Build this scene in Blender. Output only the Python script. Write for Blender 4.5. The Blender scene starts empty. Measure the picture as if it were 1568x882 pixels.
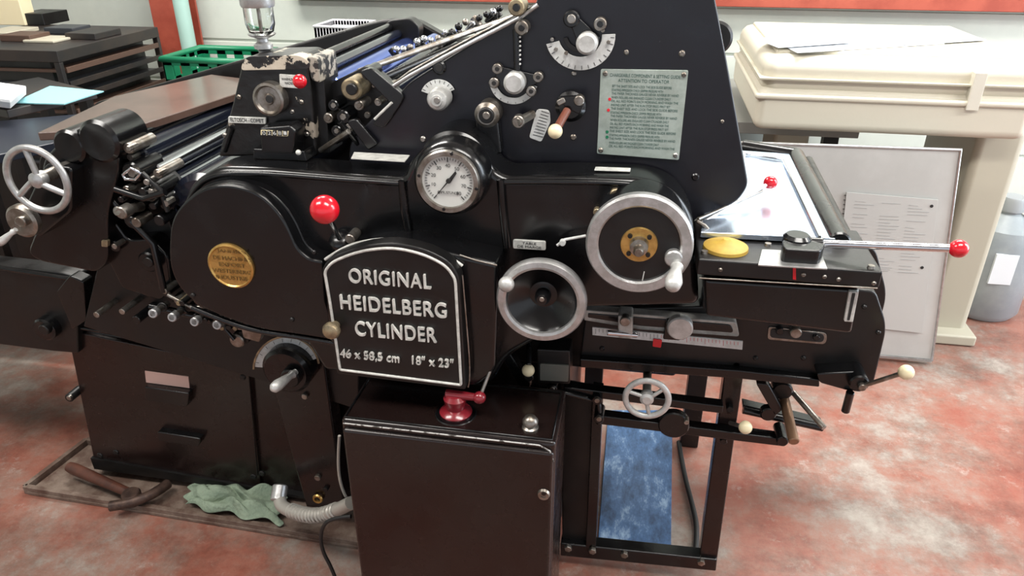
import bpy, bmesh, math, random
from mathutils import Vector, Matrix
random.seed(4)
# ------------------------------------------------------------------ camera model (1599x899)
FPX=1155.0; YAW=math.radians(10); PIT=math.radians(27); H=1.65
FW=Vector((-math.sin(YAW)*math.cos(PIT), math.cos(YAW)*math.cos(PIT), -math.sin(PIT)))
RT=Vector((math.cos(YAW), math.sin(YAW),0)); UP=RT.cross(FW)
CP=Vector((0,0,H))
def ray(px,py): return FW+RT*((px-799.5)/FPX)+UP*(-(py-449.5)/FPX)
def F(px,py,Y):
    d=ray(px,py); return CP+d*(Y/d.y)
def G(px,py,Z):
    d=ray(px,py); return CP+d*((Z-H)/d.z)
def M(px,py,Y,n=1.0): return n*(Y/ray(px,py).y)/FPX
cd=bpy.data.cameras.new('cam'); cam=bpy.data.objects.new('camera',cd); bpy.context.collection.objects.link(cam)
cd.sensor_width=36; cd.lens=FPX/1599*36; cd.clip_start=.01
cam.matrix_world=Matrix((( RT.x,UP.x,-FW.x,0),(RT.y,UP.y,-FW.y,0),(RT.z,UP.z,-FW.z,H),(0,0,0,1)))
bpy.context.scene.camera=cam
# ------------------------------------------------------------------ materials
MATS={}
def mat(name,col,rough=.5,metal=0,coat=0,var=0,vscale=8,col2=None,bump=0,bscale=60,emis=0,trans=0,alpha=1,rvar=0,thr=(.4,.6)):
    if name in MATS: return MATS[name]
    m=bpy.data.materials.new(name); m.use_nodes=True; nt=m.node_tree; b=nt.nodes['Principled BSDF']
    b.inputs['Base Color'].default_value=(*col,1); b.inputs['Roughness'].default_value=rough; b.inputs['Metallic'].default_value=metal
    b.inputs['Coat Weight'].default_value=coat; b.inputs['Coat Roughness'].default_value=.10
    b.inputs['Transmission Weight'].default_value=trans
    if emis: b.inputs['Emission Color'].default_value=(*col,1); b.inputs['Emission Strength'].default_value=emis
    geo=nt.nodes.new('ShaderNodeNewGeometry')
    if col2 is not None:
        n=nt.nodes.new('ShaderNodeTexNoise'); n.inputs['Scale'].default_value=vscale; n.inputs['Detail'].default_value=6; n.inputs['Roughness'].default_value=.65
        nt.links.new(geo.outputs['Position'],n.inputs['Vector'])
        r=nt.nodes.new('ShaderNodeValToRGB'); r.color_ramp.elements[0].position=thr[0]; r.color_ramp.elements[1].position=thr[1]
        r.color_ramp.elements[0].color=(*col,1); r.color_ramp.elements[1].color=(*col2,1)
        nt.links.new(n.outputs['Fac'],r.inputs['Fac']); nt.links.new(r.outputs['Color'],b.inputs['Base Color'])
    if rvar:
        n=nt.nodes.new('ShaderNodeTexNoise'); n.inputs['Scale'].default_value=14; n.inputs['Detail'].default_value=5
        nt.links.new(geo.outputs['Position'],n.inputs['Vector'])
        mr=nt.nodes.new('ShaderNodeMapRange'); mr.inputs['From Min'].default_value=.3; mr.inputs['From Max'].default_value=.7
        mr.inputs['To Min'].default_value=max(0,rough-rvar); mr.inputs['To Max'].default_value=rough+rvar
        nt.links.new(n.outputs['Fac'],mr.inputs['Value']); nt.links.new(mr.outputs['Result'],b.inputs['Roughness'])
    if bump:
        n=nt.nodes.new('ShaderNodeTexNoise'); n.inputs['Scale'].default_value=bscale; n.inputs['Detail'].default_value=3
        nt.links.new(geo.outputs['Position'],n.inputs['Vector'])
        bp=nt.nodes.new('ShaderNodeBump'); bp.inputs['Strength'].default_value=bump; bp.inputs['Distance'].default_value=.01
        nt.links.new(n.outputs['Fac'],bp.inputs['Height']); nt.links.new(bp.outputs['Normal'],b.inputs['Normal'])
    MATS[name]=m; return m
BLK=mat('black_gloss_paint',(.0035,.0035,.004),.24,coat=.12,bump=.06,bscale=9,rvar=.07,col2=(.035,.032,.03),vscale=38,thr=(.73,.76))
BLK2=mat('black_satin_paint',(.005,.0046,.0046),.38,bump=.1,bscale=25,rvar=.1,col2=(.045,.038,.033),vscale=42,thr=(.70,.74))
BRN=mat('black_paint_floor_tint',(.010,.0052,.0046),.27,coat=.12,bump=.05,bscale=10,rvar=.07,col2=(.045,.033,.027),vscale=45,thr=(.72,.75))  # black paint; brown tint puts the red floor's reflection into the colour
NAVY=mat('panel_black_paint',(.0040,.0040,.0075),.34,bump=.08,bscale=14,rvar=.08,col2=(.04,.04,.045),vscale=50,thr=(.73,.76))
ALU=mat('brushed_aluminium',(.52,.52,.52),.38,metal=.75,bump=.06,bscale=200,col2=(.40,.40,.39),vscale=45)
ALUL=mat('light_aluminium',(.62,.62,.60),.42,metal=.4,col2=(.46,.46,.44),vscale=40)
STL=mat('worn_steel',(.36,.34,.31),.35,metal=.9,col2=(.20,.17,.14),vscale=30)
CHR=mat('chrome',(.66,.67,.70),.14,metal=1)
ROLB=mat('roller_blue_reflection',(.10,.16,.50),.2,metal=.9)  # chrome rollers, their blue reflections painted in as base colour
ROLD=mat('dark_rubber_roller',(.008,.010,.018),.2,coat=.5)
BRS=mat('brass',(.66,.43,.14),.3,metal=.8,col2=(.50,.30,.09),vscale=50)
OLDB=mat('aged_brass',(.40,.32,.20),.42,metal=.7,col2=(.22,.18,.12),vscale=60)
RED=mat('red_plastic',(.60,.008,.02),.2,coat=.5)
DRED=mat('dark_red_enamel',(.20,.012,.02),.25,coat=.4)
CRM=mat('cream_plastic',(.80,.70,.46),.3)
WHT=mat('white_enamel',(.64,.65,.64),.5,col2=(.52,.53,.51),vscale=50)
BAR=mat('matt_steel_bar',(.48,.47,.44),.5,metal=.15,col2=(.34,.32,.29),vscale=35)
SIL=mat('silver_paint',(.68,.68,.64),.5,metal=.15,col2=(.50,.50,.47),vscale=60)
PLT=mat('nameplate_metal',(.40,.46,.42),.42,metal=.3,col2=(.32,.37,.33),vscale=30)
INK=mat('plate_ink',(.05,.11,.09),.6)
DKI=mat('dark_ink',(.015,.015,.015),.6)
PNK=mat('pink_label',(.60,.40,.35),.5)
YEL=mat('ochre_plastic',(.50,.33,.05),.55,col2=(.42,.26,.04),vscale=25)
GLS=mat('clear_glass',(.95,.97,.96),.03,trans=1)
SHEET=mat('polished_sheet_steel',(.60,.70,.84),.2,metal=.85,bump=.12,bscale=5)
COP=mat('brown_feed_board',(.11,.065,.05),.3,coat=.3,col2=(.07,.042,.032),vscale=6)
GRN=mat('green_plastic',(.008,.17,.08),.4)
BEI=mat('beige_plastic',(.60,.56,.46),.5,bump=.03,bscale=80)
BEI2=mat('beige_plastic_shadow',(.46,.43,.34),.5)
PAP=mat('paper',(.74,.77,.80),.7)
TEAL=mat('teal_paper',(.25,.52,.56),.7)
TRY=mat('dirty_tray',(.10,.06,.045),.45,col2=(.20,.15,.12),vscale=14,bump=.3,bscale=60)
WOD=mat('dark_wood',(.09,.03,.018),.45,col2=(.05,.018,.012),vscale=18)
CLT=mat('green_cloth',(.27,.34,.25),.95,col2=(.20,.26,.19),vscale=20,bump=.6,bscale=90)
HOS=mat('grey_hose',(.42,.40,.36),.45,metal=.3)
RUB=mat('black_rubber',(.012,.012,.012),.5)
# blue film, pale streaky reflections painted into its colour ramp
BLUE=bpy.data.materials.new('blue_film'); BLUE.use_nodes=True; nt=BLUE.node_tree; b=nt.nodes['Principled BSDF']
geo=nt.nodes.new('ShaderNodeNewGeometry'); mp=nt.nodes.new('ShaderNodeMapping'); mp.inputs['Scale'].default_value=(9,4,5); nt.links.new(geo.outputs['Position'],mp.inputs['Vector'])
n=nt.nodes.new('ShaderNodeTexNoise'); n.inputs['Scale'].default_value=1.2; n.inputs['Detail'].default_value=10; n.inputs['Roughness'].default_value=.78; nt.links.new(mp.outputs[0],n.inputs['Vector'])
r=nt.nodes.new('ShaderNodeValToRGB'); r.color_ramp.elements[0].position=.38; r.color_ramp.elements[0].color=(.02,.045,.10,1); r.color_ramp.elements[1].position=.66; r.color_ramp.elements[1].color=(.34,.46,.60,1)
e=r.color_ramp.elements.new(.53); e.color=(.06,.13,.27,1)
nt.links.new(n.outputs['Fac'],r.inputs['Fac']); nt.links.new(r.outputs['Color'],b.inputs['Base Color']); b.inputs['Roughness'].default_value=.3
bp=nt.nodes.new('ShaderNodeBump'); bp.inputs['Strength'].default_value=.2; bp.inputs['Distance'].default_value=.01; nt.links.new(n.outputs['Fac'],bp.inputs['Height']); nt.links.new(bp.outputs['Normal'],b.inputs['Normal'])
# ------------------------------------------------------------------ mesh helpers
CUR=None; ZMIN=0.002
def top(name,loc=(0,0,0)):
    global CUR
    e=bpy.data.objects.new(name,None); bpy.context.collection.objects.link(e); e.empty_display_size=.1; CUR=e; return e
def link(o,m):
    bpy.context.collection.objects.link(o)
    if m: o.data.materials.append(m)
    if CUR is not None: o.parent=CUR
    return o
def mk(name,verts,faces,m,smooth=True,ang=35,bevel=0,seg=3):
    me=bpy.data.meshes.new(name); me.from_pydata([tuple(v) for v in verts],[],faces)
    bm=bmesh.new(); bm.from_mesh(me); bmesh.ops.recalc_face_normals(bm,faces=bm.faces); bm.to_mesh(me); bm.free()
    if smooth:
        me.shade_smooth(); me.set_sharp_from_angle(angle=math.radians(ang))
    o=bpy.data.objects.new(name,me); link(o,m)
    if bevel:
        b=o.modifiers.new('bevel','BEVEL'); b.width=bevel; b.segments=seg; b.limit_method='ANGLE'; b.angle_limit=math.radians(40); b.harden_normals=True
    return o
def rnd(pts,r=0):
    out=[];n=len(pts)
    for i in range(n):
        p=Vector(pts[i][:2]); rr=pts[i][2] if len(pts[i])>2 else r
        if rr<=0: out.append((p.x,p.y)); continue
        a=Vector(pts[i-1][:2])-p; b=Vector(pts[(i+1)%n][:2])-p
        ra=min(rr,a.length*.49); rb=min(rr,b.length*.49)
        A=p+a.normalized()*ra; B=p+b.normalized()*rb
        for k in range(7):
            t=k/6; q=A*(1-t)**2+p*2*t*(1-t)+B*t*t; out.append((q.x,q.y))
    return out
def extr(name,P,D,m,bevel=.003,seg=3):
    n=len(P); V=list(P)+[p+D for p in P]
    f=[list(range(n)),list(range(2*n-1,n-1,-1))]+[[i,(i+1)%n,n+(i+1)%n,n+i] for i in range(n)]
    return mk(name,V,f,m,bevel=bevel,seg=seg)
def prism(name,pts,Y,depth,m,r=0,bevel=.003,seg=3):
    P=[F(x,y,Y) for x,y in rnd(pts,r)]
    for p in P: p.z=max(p.z,ZMIN)
    return extr(name,P,Vector((0,depth,0)),m,bevel,seg)
def slab(name,pts,Z,th,m,r=0,bevel=.003):
    return extr(name,[G(x,y,Z) for x,y in rnd(pts,r)],Vector((0,0,-th)),m,bevel)
def box(name,a,b,m,bevel=.003):
    x0,y0,z0=a;x1,y1,z1=b
    return extr(name,[Vector((x0,y0,z0)),Vector((x1,y0,z0)),Vector((x1,y0,z1)),Vector((x0,y0,z1))],Vector((0,y1-y0,0)),m,bevel)
def lathe(name,c,axis,prof,m,n=40,ang=35):
    c=Vector(c); ax=Vector(axis).normalized(); u=ax.orthogonal().normalized(); w=ax.cross(u)
    V=[];Fc=[];idx=[]
    for r,h in prof:
        if abs(r)<1e-6: idx.append([len(V)]); V.append(c+ax*h)
        else:
            idx.append(list(range(len(V),len(V)+n)))
            for k in range(n):
                a=2*math.pi*k/n; V.append(c+ax*h+(u*math.cos(a)+w*math.sin(a))*r)
    for A,B in zip(idx,idx[1:]):
        if len(A)==1 and len(B)==1: continue
        for k in range(n):
            k2=(k+1)%n
            if len(A)==1: Fc.append([A[0],B[k],B[k2]])
            elif len(B)==1: Fc.append([A[k],A[k2],B[0]])
            else: Fc.append([A[k],A[k2],B[k2],B[k]])
    return mk(name,V,Fc,m,ang=ang)
NY=(0,-1,0)
def disc(name,px,py,Y,rpx,h,m,b=.15,n=40):
    r=M(px,py,Y,rpx); c=F(px,py,Y); bv=min(r,h)*b
    return lathe(name,c,NY,[(0,0),(r-bv,0),(r,-bv),(r,-h),(0,-h)],m,n)
def rod(name,a,b,r,m,r2=None,n=20):
    a=Vector(a);b=Vector(b);L=(b-a).length; r2=r if r2 is None else r2
    return lathe(name,a,b-a,[(0,0),(r*.85,0),(r,r*.15),(r2,L-r2*.15),(r2*.85,L),(0,L)],m,n)
def ball(name,c,r,m,sq=1):
    return lathe(name,c,(0,0,1),[(r*math.sin(math.pi*i/16),-r*sq*math.cos(math.pi*i/16)) for i in range(17)],m,32,ang=80)
def tube(name,pts,r,m,cyc=False,spl=False):
    cu=bpy.data.curves.new(name,'CURVE'); cu.dimensions='3D'; cu.bevel_depth=r; cu.bevel_resolution=3; cu.use_fill_caps=True
    s=cu.splines.new('NURBS' if spl else 'POLY'); s.points.add(len(pts)-1)
    for p,q in zip(s.points,pts): p.co=(*q,1)
    s.use_cyclic_u=cyc
    if spl: s.order_u=3; s.use_endpoint_u=True; s.resolution_u=8
    o=bpy.data.objects.new(name,cu); link(o,m); return o
def ftube(name,pts,Y,r,m,cyc=False,rr=0,spl=False): 
    return tube(name,[F(x,y,Y) for x,y in (rnd(pts,rr) if rr else [p[:2] for p in pts])],r,m,cyc,spl)
def text(name,s,x0,x1,py,Y,hpx,m,ext=.002,bold=0,sp=1):
    cu=bpy.data.curves.new(name,'FONT'); cu.body=s; cu.align_x='CENTER'; cu.align_y='CENTER'; cu.size=1; cu.space_character=sp
    o=bpy.data.objects.new(name,cu); link(o,m); bpy.context.view_layer.update()
    d=o.dimensions; px=(x0+x1)/2; w=(F(x1,py,Y)-F(x0,py,Y)).length; h=M(px,py,Y,hpx)
    sx=w/max(d.x,1e-4); sy=h/max(d.y,1e-4)
    cu.extrude=ext/ ((sx+sy)/2); cu.offset=bold
    o.rotation_euler=(math.radians(90),0,0); o.location=F(px,py,Y); o.scale=(sx,sy,(sx+sy)/2); return o
def screw(px,py,Y,r=5,m=None):
    disc('screw',px,py,Y-.004,r,.006,m or STL,.4,16)
    c=F(px,py,Y-.0045); q=M(px,py,Y,r*.7); box('screw_slot',(c.x-q,c.y,c.z-q*.15),(c.x+q,c.y+.001,c.z+q*.15),DKI,0)
def arcplate(name,cx,cy,r0,r1,a0,a1,Y,m,ticks=9):
    n=18;P=[]
    for k in range(n+1):
        a=math.radians(a0+(a1-a0)*k/n); P.append((cx+r1*math.cos(a),cy-r1*math.sin(a)))
    for k in range(n,-1,-1):
        a=math.radians(a0+(a1-a0)*k/n); P.append((cx+r0*math.cos(a),cy-r0*math.sin(a)))
    prism(name,P,Y,.003,m,0,.0006,1)
    for k in range(ticks):
        a=math.radians(a0+(a1-a0)*(k+.5)/ticks); rr=(r0*.35+r1*.65)
        p=F(cx+rr*math.cos(a),cy-rr*math.sin(a),Y-.0006); q=F(cx+r1*.97*math.cos(a),cy-r1*.97*math.sin(a),Y-.0006)
        tube('tick',[p,q],.0005,DKI)
def handle(name,c,d,L,r,m):
    lathe(name,c,d,[(0,0),(r*.55,0),(r*.55,L*.1),(r*.8,L*.14),(r*.62,L*.25),(r*.85,L*.5),(r*1.05,L*.75),(r*.9,L*.92),(r*.45,L),(0,L*1.01)],m,24,ang=60)
def spoked(name,cx,cy,Y,R,rim,m,spokes=3,a0=90,hub=.2,tw=0):
    r=M(cx,cy,Y,R); c=F(cx,cy,Y); t=r*rim
    prof=[(r-t/2+t/2*math.cos(2*math.pi*i/14),t/2*.9*math.sin(2*math.pi*i/14)) for i in range(15)]
    lathe(name+'_rim',c,NY,prof,m,56,ang=80)
    lathe(name+'_hub',c,NY,[(0,t*.6),(r*hub*.6,t*.6),(r*hub,t*.3),(r*hub,-t),(0,-t)],m,28)
    for k in range(spokes):
        a=math.radians(a0+360*k/spokes); b=a+tw
        p=[c+Vector((math.cos(a)*r*hub*.7,0,math.sin(a)*r*hub*.7)),c+Vector((math.cos((a+b)/2+tw*.3)*r*.55,0,math.sin((a+b)/2+tw*.3)*r*.55)),c+Vector((math.cos(b)*(r-t*.6),0,math.sin(b)*(r-t*.6)))]
        tube(name+'_spoke',p,r*.085,m,spl=True)
    return c,r

# ================================================================== ROOM
CUR=None
WY=4.25
m=bpy.data.materials.new('worn_red_painted_concrete'); m.use_nodes=True; nt=m.node_tree; b=nt.nodes['Principled BSDF']; L=nt.links.new
geo=nt.nodes.new('ShaderNodeNewGeometry')
def noise(sc,det,ro=.6):
    n=nt.nodes.new('ShaderNodeTexNoise'); n.inputs['Scale'].default_value=sc; n.inputs['Detail'].default_value=det; n.inputs['Roughness'].default_value=ro; L(geo.outputs['Position'],n.inputs['Vector']); return n
n1=noise(1.7,12,.74); r1=nt.nodes.new('ShaderNodeValToRGB'); e=r1.color_ramp.elements
e[0].position=.36;e[0].color=(.265,.075,.05,1); e[1].position=.66;e[1].color=(.37,.33,.285,1)
x=e.new(.46); x.color=(.275,.110,.078,1); x=e.new(.53); x.color=(.275,.165,.13,1); x=e.new(.58); x.color=(.29,.235,.20,1)
L(n1.outputs['Fac'],r1.inputs['Fac'])
n2=noise(9,10,.8); r2=nt.nodes.new('ShaderNodeValToRGB'); r2.color_ramp.elements[0].position=.56; r2.color_ramp.elements[1].position=.66
r2.color_ramp.elements[0].color=(0,0,0,1); r2.color_ramp.elements[1].color=(.65,.65,.65,1); L(n2.outputs['Fac'],r2.inputs['Fac'])
mx=nt.nodes.new('ShaderNodeMix'); mx.data_type='RGBA'; L(r2.outputs['Color'],mx.inputs[0]); L(r1.outputs['Color'],mx.inputs[6]); mx.inputs[7].default_value=(.37,.31,.27,1)
n3=noise(3,12,.8); r3=nt.nodes.new('ShaderNodeValToRGB'); r3.color_ramp.elements[0].position=.36; r3.color_ramp.elements[1].position=.54
r3.color_ramp.elements[0].color=(.50,.48,.46,1); r3.color_ramp.elements[1].color=(1,1,1,1); L(n3.outputs['Fac'],r3.inputs['Fac'])
mm=nt.nodes.new('ShaderNodeMix'); mm.data_type='RGBA'; mm.blend_type='MULTIPLY'; mm.inputs[0].default_value=.85; L(mx.outputs[2],mm.inputs[6]); L(r3.outputs['Color'],mm.inputs[7])
L(mm.outputs[2],b.inputs['Base Color'])
mr=nt.nodes.new('ShaderNodeMapRange'); mr.inputs['From Min'].default_value=.35; mr.inputs['From Max'].default_value=.65; mr.inputs['To Min'].default_value=.28; mr.inputs['To Max'].default_value=.6
L(n1.outputs['Fac'],mr.inputs['Value']); L(mr.outputs['Result'],b.inputs['Roughness'])
bp=nt.nodes.new('ShaderNodeBump'); bp.inputs['Strength'].default_value=.15; bp.inputs['Distance'].default_value=.02; L(n2.outputs['Fac'],bp.inputs['Height']); L(bp.outputs['Normal'],b.inputs['Normal'])
FLO=m
extr('floor',[Vector((-5,-4,0)),Vector((5,-4,0)),Vector((5,WY,0)),Vector((-5,WY,0))],Vector((0,0,-.1)),FLO,0)
WAL=mat('pale_green_siding',(.60,.64,.58),.55,col2=(.54,.58,.53),vscale=2)
V=[];Fc=[]
zs=[i*.24 for i in range(14)]
prof=[]
for z in zs: prof+=[(WY,z+.012),(WY,z+.232),(WY+.012,z+.236),(WY+.012,z+.248)]
prof=[(WY,0)]+prof
for y,z in prof: V+=[(-5,y,z),(5,y,z)]
for i in range(len(prof)-1): Fc.append([2*i,2*i+1,2*i+3,2*i+2])
nb=len(V); V+=[(-5,WY+.1,0),(5,WY+.1,0),(-5,WY+.1,3.4),(5,WY+.1,3.4)]; Fc.append([nb,nb+1,nb+3,nb+2])
mk('wall_back',V,Fc,WAL,smooth=False)
extr('wall_left',[Vector((-5,-4,0)),Vector((-5,WY,0)),Vector((-5,WY,3.2)),Vector((-5,-4,3.2))],Vector((-.1,0,0)),WAL,0)
CEI=mat('ceiling_paint',(.5,.5,.48),.8)
extr('ceiling',[Vector((-5,-4,3.2)),Vector((5,-4,3.2)),Vector((5,WY,3.2)),Vector((-5,WY,3.2))],Vector((0,0,.1)),CEI,0)
RST=mat('red_oxide_steel',(.36,.075,.045),.5,col2=(.28,.05,.03),vscale=6)
GPN=mat('pale_green_pipe',(.36,.54,.48),.35)
zb=F(1000,8,WY-.1).z
box('trim_1',(-2.0,WY-.1,zb),(5,WY-.01,zb+.16),RST,.004)
top('steel_column')
c0=F(246,60,WY-.25);c1=F(285,60,WY-.25)
box('flange_front',(c0.x,WY-.26,0),(c1.x,WY-.245,3.2),RST,.002); box('flange_back',(c0.x,WY-.06,0),(c1.x,WY-.045,3.2),RST,.002)
box('web',((c0.x+c1.x)/2-.006,WY-.25,0),((c0.x+c1.x)/2+.006,WY-.05,3.2),RST,.001)
top('wall_pipe'); c=F(292,60,WY-.22); rod('pipe',(c.x,WY-.22,0),(c.x,WY-.22,3.2),.045,GPN)
for z in(.5,2.4): rod('pipe_clamp',(c.x,WY-.22,z),(c.x,WY-.22,z+.03),.05,STL); box('clamp_bracket',(c.x-.01,WY-.18,z),(c.x+.01,WY-.0,z+.03),STL,.001)

# ================================================================== PRESS
PRESS=top('printing_press')
YB=1.62
ZMIN=.032
prism('base_housing',[(88,430),(120,512),(385,560),(560,560),(560,812),(150,729)],YB,.62,BRN,0,.008)
prism('base_door_panel',[(104,515,8),(388,575,8),(408,768,8),(147,722,8)],YB-.012,.02,BRN,0,.004)
ftube('base_top_rail',[(100,508),(250,530),(395,560)],YB-.015,.006,BLK)
ftube('base_seam',[(388,580),(402,742)],YB-.014,.002,BLK2)
prism('base_plinth',[(141,715),(560,797),(560,812),(147,732)],YB-.02,.1,BLK2,0,.003)
for (x,y) in [(120,528),(378,590),(395,745),(155,712),(180,707),(408,740)]: screw(x,y,YB-.012,5,BLK2)
prism('drawer_pull',[(225,604,3),(295,614,3),(293,636,6),(226,625,6)],YB-.035,.03,BLK,0,.004)
prism('drawer_pull',[(245,674,3),(313,685,3),(311,697,6),(246,689,6)],YB-.035,.03,BLK,0,.004)
prism('label_pink',[(226,579),(294,588),(296,606),(228,597)],YB-.014,.003,PNK,0,.0005)
prism('label_white',[(288,532),(359,543),(361,556),(290,549)],YB-.03,.006,SIL,0,.001)
text('label_text','WARNING',296,352,544,YB-.031,6,DKI,.0001)
prism('left_beam',[(-260,385),(95,425,6),(118,432,6),(122,552),(85,549),(-260,505)],YB-.03,.06,BLK2,0,.006)
ftube('left_beam_rail',[(-260,385),(0,418),(108,435)],YB-.035,.007,BLK)
prism('left_beam_bracket',[(88,455,3),(108,430,5),(130,440,5),(135,500,5),(112,515,5)],YB-.06,.04,BLK,0,.004)
prism('far_beam',[(-200,395),(118,432),(122,552),(-200,515)],YB+.52,.06,BLK2,0,.006)
disc('beam_boss',67,516,YB-.06,19,.04,BLK); disc('beam_boss_pin',67,516,YB-.075,9,.03,BLK2)
disc('stud',107,622,YB-.04,7,.05,BLK2); disc('stud_cap',107,622,YB-.045,4,.01,STL)
# ---- mid block beneath gear cover
prism('mid_block',[(165,345,10),(215,345,10),(262,330,5),(290,460,5),(480,520),(560,540),(560,640),(395,590),(130,510),(150,425)],1.55,.25,BLK2,0,.006)
prism('mid_casting',[(158,340,12),(178,345,12),(200,375,10),(235,372,10),(262,400,10),(268,450,8),(250,470,8),(190,450,8),(165,400,8)],1.50,.1,BLK,0,.006)
for (x,y,r) in [(230,410,17),(178,385,9),(256,455,10),(275,470,8),(205,345,14)]:
    disc('link_boss',x,y,1.48,r,.05,BLK); disc('link_pin',x,y,1.465,r*.5,.05,STL if r<12 else BLK2)
ftube('link_bar',[(205,345),(240,380),(256,455)],1.47,.009,BLK)
ftube('link_bar',[(165,300),(205,345)],1.49,.009,BLK)
for (x,y) in [(238,490),(268,496),(303,503),(338,508)]:
    p=F(x,y,1.42); q=F(x+24,y-16,1.5)
    rod('control_peg',p,q,.008,STL); rod('peg_knob',p,p+(q-p).normalized()*.022,.0115,ALU); rod('peg_collar',p+(q-p)*.6,p+(q-p)*.7,.013,BLK2)
ftube('peg_rail',[(235,478),(300,492),(372,500)],1.50,.010,BLK)
ftube('peg_link',[(262,460),(300,480),(340,478),(372,505)],1.46,.005,STL)
ftube('peg_link',[(345,488),(352,515),(366,530)],1.455,.005,BLK)
for i,(x,y) in enumerate([(190,487),(212,500),(325,485),(352,495),(362,515),(380,530),(150,492)]):
    disc('linkage_stud',x,y,1.47,5+i%3*2,.08,[STL,BLK,BLK2][i%3]); 
for i in range(22):
    x=278+i*5.2; y=474+i*1.9+random.uniform(-4,14); disc('adjust_screw',x,y,1.44+random.uniform(0,.03),random.uniform(2.5,6),.06,random.choice([STL,OLDB,BLK2,BLK,BLK]))
prism('catch_plate',[(375,510,4),(410,518,4),(405,535,4),(380,528,4)],1.45,.02,STL,0,.003)
disc('thumb_knob',369,533,1.46,12,.03,STL); disc('thumb_knob',372,508,1.46,9,.03,STL)
arcplate('crank_scale',447,577,32,50,20,175,1.50,WHT,9)
arcplate('crank_scale_edge',447,577,50,53,10,180,1.497,OLDB,1)
disc('crank_disc',445,582,1.46,40,.06,BLK); disc('crank_hub',452,592,1.44,16,.03,BLK2)
handle('crank_handle',F(462,580,1.43),(-.30,-1,-.02),.085,.014,ALUL)
prism('support_leg',[(415,545),(505,560),(538,796),(478,792),(430,620)],1.53,.06,BRN,0,.006)
lathe('leg_eye',F(497,777,1.525),NY,[(.009,0),(.014,0),(.016,.004),(.014,.008),(.009,.008),(.009,0)],BRS,24)
disc('leg_stud',508,765,1.52,4,.02,BLK2); disc('leg_stud',495,747,1.52,5,.02,STL); disc('leg_stud',475,620,1.52,5,.02,STL)
ZMIN=.002
# ---- left bracket casting + handwheel
prism('side_bracket',[(66,250,15),(108,205,25),(150,194,25),(180,213,22),(188,262,20),(168,330,20),(168,408,14),(152,426,12),(60,408,14),(42,395,12),(62,345,10)],1.47,.12,BLK,0,.016,4)
rod('bracket_bearing',F(152,222,1.45),F(152,222,1.45)+Vector((0,.12,0)),.05,BLK,n=40)
rod('bracket_bearing',F(106,230,1.455),F(106,230,1.455)+Vector((0,.12,0)),.04,BLK,n=40)
prism('bracket_label',[(158,375,2),(168,376,2),(168,386,2),(158,385,2)],1.465,.01,OLDB,0,.001)
c,r=spoked('handwheel',58,281,1.36,57,.2,ALU,3,75,.22,.35)
rod('handwheel_shaft',c,(c.x,1.5,c.z),.014,STL); 
prism('wheel_carrier',[(35,330,6),(70,255,10),(112,262,10),(112,330,10),(60,372,8)],1.43,.05,BLK,0,.006)
disc('locking_disc',31,347,1.36,27,.02,STL,.3); disc('locking_disc_hub',31,347,1.345,9,.03,STL); rod('locking_shaft',F(31,347,1.36),F(31,347,1.5),.01,STL)
handle('locking_lever',F(25,358,1.34),(-1,-.3,-.75),.06,.009,ALUL)
# ---- delivery rollers/table
slab('feed_board',[(58,207),(205,199),(425,128),(330,116),(178,150)],1.19,.02,COP,0,.003)
def yroll(name,px,py,Y0,Y1,rpx,m):
    p=F(px,py,Y0); r=M(px,py,Y0,rpx); rod(name,p,(p.x,Y1,p.z),r,m,n=32); rod(name+'_journal',(p.x,Y0-.03,p.z),(p.x,Y1+.03,p.z),r*.35,STL); return p
yroll('guide_bar',196,218,1.53,2.2,7,BLK)
yroll('guide_roller',215,240,1.53,2.2,16,ROLD)
yroll('chrome_roller',238,268,1.53,2.2,15,CHR)
yroll('drive_roller',246,302,1.53,2.2,20,ROLD)
yroll('steel_roller',262,294,1.55,2.2,11,CHR)
yroll('impression_roller',320,330,1.50,2.2,60,ROLD)
yroll('guide_roller_b',290,318,1.53,2.2,14,STL)
prism('roller_end_plate',[(170,195,8),(215,215,8),(262,270,8),(290,300,8),(280,360,8),(215,372,6),(190,330,8),(178,260,8)],1.56,.03,BLK2,0,.004)
for (x,y,r) in [(200,232,9),(205,270,17),(198,298,8),(200,328,11),(246,272,8),(235,300,12),(258,318,12)]:
    disc('bearing_cap',x,y,1.47,r,.09,BLK if r>10 else STL); disc('bearing_nut',x,y,1.455,r*.5,.03,STL,n=6)
ftube('chrome_clamp',[(192,272),(205,262),(220,270),(212,280),(196,280)],1.45,.004,CHR,cyc=True)
rod('clamp_screw',F(182,330,1.40),F(222,322,1.48),.011,STL); disc('clamp_knob',188,333,1.40,10,.03,STL)
ftube('linkage_arm',[(180,295),(225,310),(258,300)],1.45,.008,BLK); ftube('linkage_arm',[(222,270),(250,296),(262,330)],1.46,.006,BLK2)
for x,y,r in [(222,300,7),(238,322,6),(212,348,8),(248,345,9),(188,312,5),(228,285,5)]: disc('oil_stud',x,y,1.45,r,.05,random.choice([STL,BLK,BLK]))
prism('far_end_frame',[(60,245,10),(150,160),(560,40),(600,30,15),(650,32,10),(700,60),(980,60),(980,440),(300,430),(60,400)],2.22,.05,BLK2,0,.008)
# ---- main body block
br=F(1090,430,1.56)
box('inner_body',(F(560,420,1.56).x,1.58,.62),(br.x-.02,2.22,1.15),BLK2,.01)
box('inner_lower',(F(560,700,1.6).x,1.62,.06),(F(880,700,1.6).x,2.2,.62),BLK2,.01)
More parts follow.
